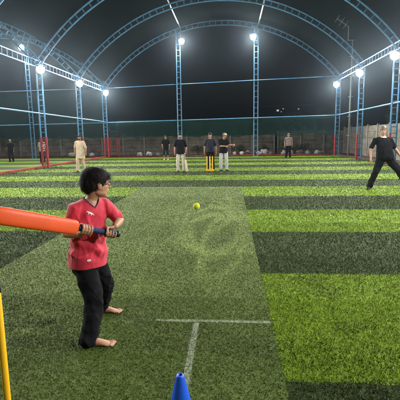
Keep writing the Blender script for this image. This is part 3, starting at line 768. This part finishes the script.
# ------------------------------------------------------------------ the boy at bat (modelled in world axes round his own origin)
BO = V((-1.06, 2.93, 0))
boy = empty('person', BO); tag(boy, 'barefoot boy in red jersey and black trousers swinging back an orange bat', 'person')
b_ = lambda x, y, z: V((x, y, z))-BO
neck = b_(-1.066, 2.95, 1.072); pel = b_(-1.125, 2.95, .56)
shR = b_(-1.155, 2.86, .992); shL = b_(-.990, 3.03, .992)
elR = b_(-1.212, 2.82, .812); wrR = b_(-1.075, 2.735, .828); elL = b_(-.868, 3.02, .872); wrL = b_(-.868, 2.895, .852)
hipR = b_(-1.112, 2.89, .53); knR = b_(-1.030, 2.80, .28); anR = b_(-1.025, 2.67, .055)
hipL = b_(-1.075, 3.02, .53); knL = b_(-1.032, 3.09, .315); anL = b_(-1.120, 3.235, .055)
CHN = V((.70, -.71, .03)).normalized(); CHR = V((.71, .70, 0))     # chest normal; his left
# bat axis
bt0 = V((-.842, 2.876, .796)); bax = (V((-1.434, 2.35, 1.040))-bt0).normalized()
def bp_(s): return bt0-BO+bax*s
SKB = mat('skin_boy', (.40, .205, .125), .48, .35, .10, 14)
JERS = mat('jersey_red', (.55, .022, .050), .7, .3, .14, 7, bump=.25, bscale=220, sheen=.2)
TROU = mat('trouser_black', (.008, .008, .0095), .9, .08, .3, 12, bump=.3, bscale=150)
bm = B()
upv = (neck-pel).normalized()
def bs(f, w, d, sh=0): c = pel.lerp(neck, f); return (c+CHN*sh, CHR*w, CHN*d)
loft(bm, [bs(-.1, .10, .08), bs(.3, .10, .075), bs(.65, .11, .08), bs(.86, .10, .055), bs(.97, .045, .04)])
HF = V((.80, .60, -.06)).normalized(); HB = .226
hc = b_(-1.010, 2.965, 1.168)
PB, axB = head_parts(bm, hc, HF, V((.06, 0, 1)).normalized(), HB, neck-V((0, 0, .04)), .042)
caps(bm, [shR-V((0, 0, .012)), shR.lerp(elR, .5), elR], [.032, .036, .033]); caps(bm, [elR, elR.lerp(wrR, .3), wrR], [.033, .034, .024])
caps(bm, [shL-V((0, 0, .012)), shL.lerp(elL, .5), elL], [.032, .036, .034]); caps(bm, [elL, elL.lerp(wrL, .3), wrL], [.034, .035, .024])
loft(bm, [(neck-V((0, 0, .11))+CHN*.012, CHR*.085, CHN*.062), (neck-V((0, 0, .06))+CHN*.006, CHR*.07, CHN*.055), (neck-V((0, 0, .02)), CHR*.05, CHN*.046)], 18)
def grip(bm, s, wr, hr, flip, a_start=35, sweepdeg=235):
    """four fingers curled round the handle, thumb from the side of the palm"""
    c = bp_(s); e1 = (wr-c); e1 = (e1-bax*e1.dot(bax)).normalized(); e2 = bax.cross(e1)*flip
    rad = hr+.0088
    def cp(a, r_, off): return c+bax*off+(e1*math.cos(R(a))+e2*math.sin(R(a)))*r_
    # palm on the wrist side of the handle
    loft(bm, [(wr, bax*.020, e2*.017), (wr.lerp(cp(0, rad+.006, 0), .5), bax*.031, e2*.017), (cp(8, rad+.004, 0), bax*.037, e2*.018)], 14)
    loft(bm, [(cp(0, rad+.004, 0), bax*.038, e2*.012), (cp(a_start+8, rad+.002, 0), bax*.038, (-e1*math.sin(R(a_start))+e2*math.cos(R(a_start)))*.014)], 14)
    for k, o in enumerate((.0300, .0100, -.0100, -.0295)):
        m = sweepdeg-8*abs(k-1); pts = [cp(a_start+m*q, rad+(.003 if q < .3 else 0), o*1.04*(1+.04*k)) for q in (0, .18, .36, .54, .72, .88, 1)]
        caps(bm, pts, [.0098, .0102, .0096, .0093, .0088, .0080, .0070], 10)
    pts = [cp(-8, rad+.004, .022), cp(-45, rad+.003, .034), cp(-95, rad+.001, .040), cp(-135, rad, .043)]
    caps(bm, pts, [.0115, .0105, .0092, .0075], 10)
grip(bm, .258, wrR, .0215, 1); grip(bm, .068, wrL, .0215, 1)
for hp, kn, an in ((hipR, knR, anR), (hipL, knL, anL)):
    caps(bm, [hp, kn], [.06, .045]); caps(bm, [kn, kn.lerp(an, .3), an], [.043, .042, .028])
def foot(bm, an, d, L=1.):
    d = V(d).normalized(); s = V((-d.y, d.x, 0)); g = V((an.x, an.y, 0)); z = V((0, 0, 1)); d = d*L; s = s*L
    loft(bm, [(g-d*.04+z*.026, s*.024, z*.024), (g+d*.0+z*.035, s*.027, z*.034), (g+d*.05+z*.030, s*.030, z*.028), (g+d*.10+z*.018, s*.036, z*.016), (g+d*.125+z*.012, s*.034, z*.0095)], 16)
    caps(bm, [g+z*.03, an], [.028, .028])
    for k, (o, l, r_) in enumerate(((.024, .035, .0105), (.008, .034, .0078), (-.005, .030, .0074), (-.0165, .025, .0070), (-.0275, .019, .0066))):
        p = g+d*.122+s*o+z*.012; caps(bm, [p, p+d*l*.6+z*.003, p+d*l-z*.003], [r_*1.08*L, r_*1.08*L, r_*.95*L], 8)
foot(bm, anR, (.95, .16, 0), 1.10); foot(bm, anL, (.98, .10, 0), 1.05)
body = remesh('body', bm, .0034, SKB, boy, 4)
eyes(boy, PB, axB, HB)
# hair: full dark mop covering ears' tops and nape
bm = B(); r_, f_, u_ = axB
ell(bm, PB(0, -.085, .18), .395*HB, .485*HB, .405*HB, axB); ell(bm, PB(0, -.29, .03), .345*HB, .32*HB, .34*HB, axB); ell(bm, PB(0, .20, .26), .31*HB, .22*HB, .17*HB, axB)
for s in (-1, 1): ell(bm, PB(.265*s, -.25, .08), .11*HB, .15*HB, .24*HB, axB)
def hf(c): return HB*(.035*noise.noise(c*14)+.008*noise.noise(c*50))
hair = remesh('hair', bm, .005, HAIRM, boy, 2, hf)
# combed strands lying over the mop
dg = bpy.context.evaluated_depsgraph_get()
bm = B(); random.seed(9); crown = PB(0, -.22, .60); vv = hair.data.vertices
for _ in range(3600):
    v = vv[random.randrange(len(vv))]; p = v.co.copy(); n = v.normal.copy()
    if (p-hc).dot(u_) < -.30*HB: continue
    if (p-hc).dot(u_) < .17*HB and (p-hc).dot(f_) > -.22*HB: continue
    d = (p-crown); d = d-n*d.dot(n)
    if d.length < 1e-4: continue
    d = (d.normalized()+V((random.gauss(0, .12), random.gauss(0, .12), random.gauss(0, .12)-.45))); d = (d-n*d.dot(n)).normalized()
    L = random.uniform(.03, .06); s = d.cross(n)*random.uniform(.0006, .0012); lift = random.uniform(.0003, .002) if random.random() < .8 else random.uniform(.004, .013)
    q = [p-n*.002, p+d*L*.5+n*lift, p+d*L+n*(lift*.8-.004*random.random()) - V((0, 0, .004))]
    a = [bm.verts.new(q[0]-s), bm.verts.new(q[0]+s), bm.verts.new(q[1]+s*.8), bm.verts.new(q[1]-s*.8), bm.verts.new(q[2])]
    bm.faces.new((a[0], a[1], a[2], a[3])); bm.faces.new((a[3], a[2], a[4]))
obj('hair_strand', bm, HAIRM, hair)
hair.children[0]['kind'] = 'stuff'
# glasses
bm = B()
for s in (-1, 1):
    pts = [PB(.15*s+.115*math.cos(a), .385-.06*abs(math.cos(a)*.5+.5*s*0), .01+.085*math.sin(a)) for a in [2*math.pi*i/18 for i in range(19)]]
    sweep(bm, pts, .0022, 6); sweep(bm, [PB(.265*s, .36, .03), PB(.345*s, .15, .04), PB(.375*s, -.08, .04)], .0026, 6)
sweep(bm, [PB(-.04, .40, .03), PB(.04, .40, .03)], .0022, 6)
obj('glasses', bm, BLACKP, boy, True)
# jersey
bm = B()
hemv = lambda f, w, d, sh=0: bs(f, w, d, sh)
loft(bm, [hemv(-.06, .146, .138, .016), hemv(.08, .146, .134, .012), hemv(.3, .137, .115, .008), hemv(.55, .135, .105, .004), hemv(.78, .138, .092), hemv(.90, .118, .072), hemv(.97, .064, .058)], 30, .92, True)
def slv(sh, el, k):
    inn = sh.lerp(neck, .35)-V((0, 0, .025)); e = sh.lerp(el, k); caps(bm, [inn, sh, sh.lerp(e, .6), e], [.054, .058, .054, .052], 16)
slv(shR, elR, .78); slv(shL, elL, .80)
fj = folds(.007, 9, 3.3)
def jf(c):
    a = fj(c)*min(1, max(.25, (c.z-.56)/.1))
    t = (c-pel).dot(CHN); s = (c-pel).dot(CHR); z = c.z
    m_ = min(1, max(0, (z-.57)/.06))*min(1, max(0, (1.0-z)/.1))
    a += m_*(.009*crease(V((s+.6*z, t, z-.5*s)), 8, 4.4, (1.3, 1.0, .35)) + .008*crease(V((s-.7*z, t, z+.5*s)), 9, 7.7, (1.3, 1.0, .3)) - .003)
    a += .007*math.sin(38*(z+.55*s)+2.5*noise.noise(c*7))*max(0, 1-abs(z-.68)/.12)   # drag folds at the waist
    a += .006*math.sin(46*(s-.35*z)+3*noise.noise(c*6))*(1 if t > 0 else .5)*max(0, 1-abs(z-.82)/.2)
    return a
jersey = remesh('jersey', bm, .0055, JERS, boy, 3, jf)
# decals follow the cloth
bvh = BVHTree.FromPolygons([v.co.copy() for v in jersey.data.vertices], [tuple(p.vertices) for p in jersey.data.polygons])
def on_cloth(poly, origin, right, up_, nrm, scale, name, m, off=.0016):
    bm = B(); vs = []
    for x, y in poly:
        p = origin+right*x*scale+up_*y*scale; h = bvh.ray_cast(p+nrm*.3, -nrm)
        q = h[0]+h[1]*off if h[0] is not None else p
        vs.append(bm.verts.new(q))
    f = bm.faces.new(vs); bmesh.ops.triangulate(bm, faces=[f])
    res = bmesh.ops.subdivide_edges(bm, edges=bm.edges[:], cuts=2, use_grid_fill=True)
    for v in bm.verts:
        h = bvh.ray_cast(v.co+nrm*.3, -nrm)
        if h[0] is not None: v.co = h[0]+h[1]*off
    return obj(name, bm, m, jersey)
WH = mat('print_white', (.75, .73, .72), .6, .3)
cat_poly = [(-1.0, .42), (-.72, .62), (-.55, .55), (-.35, .38), (0, .25), (.35, .02), (.62, -.12), (.9, -.5), (1.05, -.78), (.92, -.80), (.7, -.5), (.42, -.35), (.3, -.62), (.15, -.66), (.18, -.3), (-.1, -.08), (-.35, -.02), (-.62, -.28), (-.75, -.24), (-.55, .1), (-.78, .30)]
on_cloth(cat_poly, neck-V((0, 0, .115))-CHR*.045, CHR, V((0, 0, 1)), CHN, .027, 'chest_logo', WH)
on_cloth(cat_poly, shR+V((.0, 0, .03)), CHR, V((.3, -.3, .7)).normalized(), V((.35, -.75, .75)).normalized(), .02, 'shoulder_logo', WH)
on_cloth([(-1, -.5), (-.7, .4), (-.1, .6), (.6, .45), (1, -.3), (.4, -.7), (-.4, -.75)], pel+V((0, 0, .045))-CHR*.045, CHR, V((0, 0, 1)), CHN, .014, 'hem_badge', WH)
# V collar, dark trim laid on the jersey
COLL = mat('collar_grey', (.13, .07, .08), .8, .2)
def drop(a):
    a = (a+math.pi) % (2*math.pi)-math.pi
    return .004-.062*max(0, 1-abs(a)/1.0)-.008*max(0, math.cos(a))
out = []
for i in range(37):
    a = 2*math.pi*i/36+math.pi; d = CHN*math.cos(a)+CHR*math.sin(a); d.z = 0; d.normalize()
    h = bvh.ray_cast(neck+V((0, 0, drop(a)-.012)), d)
    out.append(h[0]+h[1]*.0005 if h[0] is not None else neck+d*.06)
bm = B(); sweep(bm, out, .0042, 8); obj('collar', bm, COLL, jersey, True)
bm = B(); bm.from_mesh(jersey.data); kill = []
for v in bm.verts:
    q = v.co-neck; a = math.atan2(q.dot(CHR), q.dot(CHN)); hrd = math.hypot(q.x, q.y)
    if hrd < .10 and q.z > drop(a)-.012: kill.append(v)
bmesh.ops.delete(bm, geom=kill, context='VERTS'); bm.to_mesh(jersey.data); bm.free(); jersey.data.update()
# skin showing in the V
# trousers
bm = B(); loft(bm, [bs(-.14, .110, .095), bs(-.02, .115, .095), bs(.12, .11, .09)], 22, .9)
caps(bm, [hipR, hipR.lerp(knR, .5), knR, knR.lerp(anR, .5), anR+V((-.018, 0, -.01))], [.084, .082, .070, .064, .066], 18)
caps(bm, [hipL, hipL.lerp(knL, .5), knL, knL.lerp(anL, .5), anL+V((-.005, 0, .0))], [.082, .080, .070, .060, .058], 18)
ft = folds(.008, 10, 8.1, (1, 1, .6))
def tf(c):
    a = ft(c) + .006*crease(c, 8, 2.2, (.7, .7, 1.3)) + .006*crease(V((c.x+.7*c.z, c.y, c.z)), 10, 6.1, (1.2, 1.2, .4)) - .003
    a *= min(1, max(.12, (.50-c.z)/.08))
    for kn, an in ((knR, anR), (knL, anL)):
        k = max(0, 1-abs(c.z-an.z-.05)/.16) if (c-an).length < .25 else 0
        a += .003*k*math.sin(c.z*95+4*noise.noise(c*9))
    return a-(.01 if c.z < .02 else 0)
trs = remesh('trousers', bm, .0058, TROU, boy, 3, tf)
for v in trs.data.vertices:
    if v.co.z < .012: v.co.z = .012

# ------------------------------------------------------------------ bat, ball, stumps, cone
ORA = mat('bat_orange', (.78, .095, .018), .42, .4, .10, 5, bump=.06, bscale=60); GRIP = mat('bat_grip', (.018, .035, .11), .7, .3, .2, 60, bump=.6, bscale=120)
bat = empty('cricket_bat', bt0); tag(bat, 'orange plastic cricket bat with blue grip held by the boy', 'bat')
cv_ = (V((0, 0, 1.5))-(bt0+bax*.5)).normalized(); wv = bax.cross(cv_).normalized(); wv = wv if wv.z > 0 else -wv; tv = wv.cross(bax).normalized()
if tv.dot(cv_) < 0: tv = -tv
bm = B(); secs = []
for s, w, d in ((.318, .030, .017), (.324, .043, .018), (.334, .0495, .019), (.37, .0525, .020), (.46, .0545, .022), (.60, .056, .026), (.75, .057, .029), (.83, .0565, .026), (.868, .048, .021), (.885, .030, .015)):
    secs.append((bax*s, wv*w, tv*d))
loft(bm, secs, 28, .62); obj('blade', bm, ORA, bat, True)
bm = B(); loft(bm, [(bax*s, wv*.0205, tv*.0205) for s in (.012, .05, .1, .2, .285, .31)], 16); obj('grip', bm, GRIP, bat, True)
bm = B(); loft(bm, [(bax*-.004, wv*.024, tv*.024), (bax*.012, wv*.025, tv*.025)], 16); obj('end_cap', bm, BLACKP, bat, True)

BALL = mat('tennis_yellow', (.62, .68, .03), .85, .2, .1, 40, bump=.4, bscale=300)
bl = empty('tennis_ball', (-.345, 4.0, .815)); tag(bl, 'bright yellow tennis ball flying above the mat', 'ball')
bm = B(); ell(bm, (0, 0, 0), .034, .034, .034, None, 28); obj('felt', bm, BALL, bl, True)
bm = B(); pts = []
for i in range(61):
    a = 2*math.pi*i/60; p = V((math.cos(a)*.8+.2*math.cos(3*a), math.sin(a)*.8-.2*math.sin(3*a), .75*math.sin(2*a))).normalized()*.0337; pts.append(p)
sweep(bm, pts, .0011, 6); obj('seam', bm, WH, bl, True)

YEL = mat('stump_yellow', (.80, .42, .012), .4, .4, .06, 8)
def stump(parent, x, y, r=.019, h=.70, cap_=True):
    bm = B(); sweep(bm, [(x, y, .02), (x, y, .05), (x, y, h-.045)], [r, r, r], 20); obj('stump', bm, YEL, parent, True, .002)
    if cap_:
        bm = B(); sweep(bm, [(x, y, h-.046), (x, y, h-.006), (x, y, h)], [r*1.08, r*1.08, r*.8], 20); obj('stump_cap', bm, BLACKP, parent, True)
st = empty('wicket', (-1.245, 1.95, 0)); tag(st, 'yellow stump with black cap close by at the bottom left corner', 'stump')
stump(st, 0, 0, .0185, .745)
bm = B(); rings = [ring(bm, V((0, 0, z)), V((a, 0, 0)), V((0, a, 0)), 24) for z, a in ((.0, .07), (.012, .068), (.03, .03), (.045, .022))]; skin_rings(bm, rings); obj('stand', bm, BLACKP, st, True)
st = empty('wicket', (-.93, 18.15, 0)); tag(st, 'set of three yellow stumps on a yellow base at the far end', 'stumps')
for k in (-1, 0, 1): stump(st, k*.125, 0, .026, .72, False)
bm = B(); box(bm, (0, 0, .04), (.38, .14, .075)); obj('stand', bm, YEL, st, bevel=.015)
WOOD = mat('pale_willow', (.62, .54, .36), .5, .3, .1, 10)
fb = empty('cricket_bat', (-1.93, 17.8, 0)); tag(fb, 'pale wooden cricket bat standing on its toe beside the man in cream trousers', 'bat'); fb.rotation_euler = (0, R(-7), 0)
bm = B(); loft(bm, [((0, 0, .02), (.045, 0, 0), (0, .018, 0)), ((0, 0, .06), (.055, 0, 0), (0, .025, 0)), ((0, 0, .3), (.054, 0, 0), (0, .03, 0)), ((0, 0, .5), (.05, 0, 0), (0, .02, 0)), ((0, 0, .56), (.022, 0, 0), (0, .018, 0))], 18, .7); obj('blade', bm, WOOD, fb, True)
bm = B(); sweep(bm, [(0, 0, .55), (0, 0, .86)], .017, 10); obj('grip', bm, CL['grey'], fb, True)
CONE = mat('cone_blue', (.012, .09, .62), .4, .45, .08, 20)
cn = empty('marker_cone', (-.243, 1.75, .008)); tag(cn, 'blue plastic marker cone at the bottom edge beside the white line', 'cone')
bm = B(); rings = []
for z, r0 in ((.006, .105), (.03, .100), (.15, .069), (.27, .042), (.365, .0205), (.375, .0165), (.375, .0125), (.34, .013)): rings.append(ring(bm, V((0, 0, z)), V((r0, 0, 0)), V((0, r0, 0)), 32))
skin_rings(bm, rings, False); obj('cone_body', bm, CONE, cn, True)
bm = B(); box(bm, (0, 0, .005), (.26, .26, .01)); obj('cone_base', bm, CONE, cn, bevel=.004)

# ------------------------------------------------------------------ dusty night air
HAZE = True
if HAZE:
    m = bpy.data.materials.new('haze'); m.use_nodes = True; nt = m.node_tree
    for n in list(nt.nodes): nt.nodes.remove(n)
    o_ = nt.nodes.new('ShaderNodeOutputMaterial'); v_ = nt.nodes.new('ShaderNodeVolumePrincipled')
    v_.inputs['Density'].default_value = .00045; v_.inputs['Color'].default_value = (.66, .84, 1, 1); v_.inputs['Anisotropy'].default_value = .9
    nt.links.new(v_.outputs[0], o_.inputs['Volume'])
    bm = B(); box(bm, (0, 90, 6), (320, 320, 14.2)); hz = obj('haze', bm, m); tag(hz, 'thin dusty air lit by the floodlights', 'haze', kind='stuff')
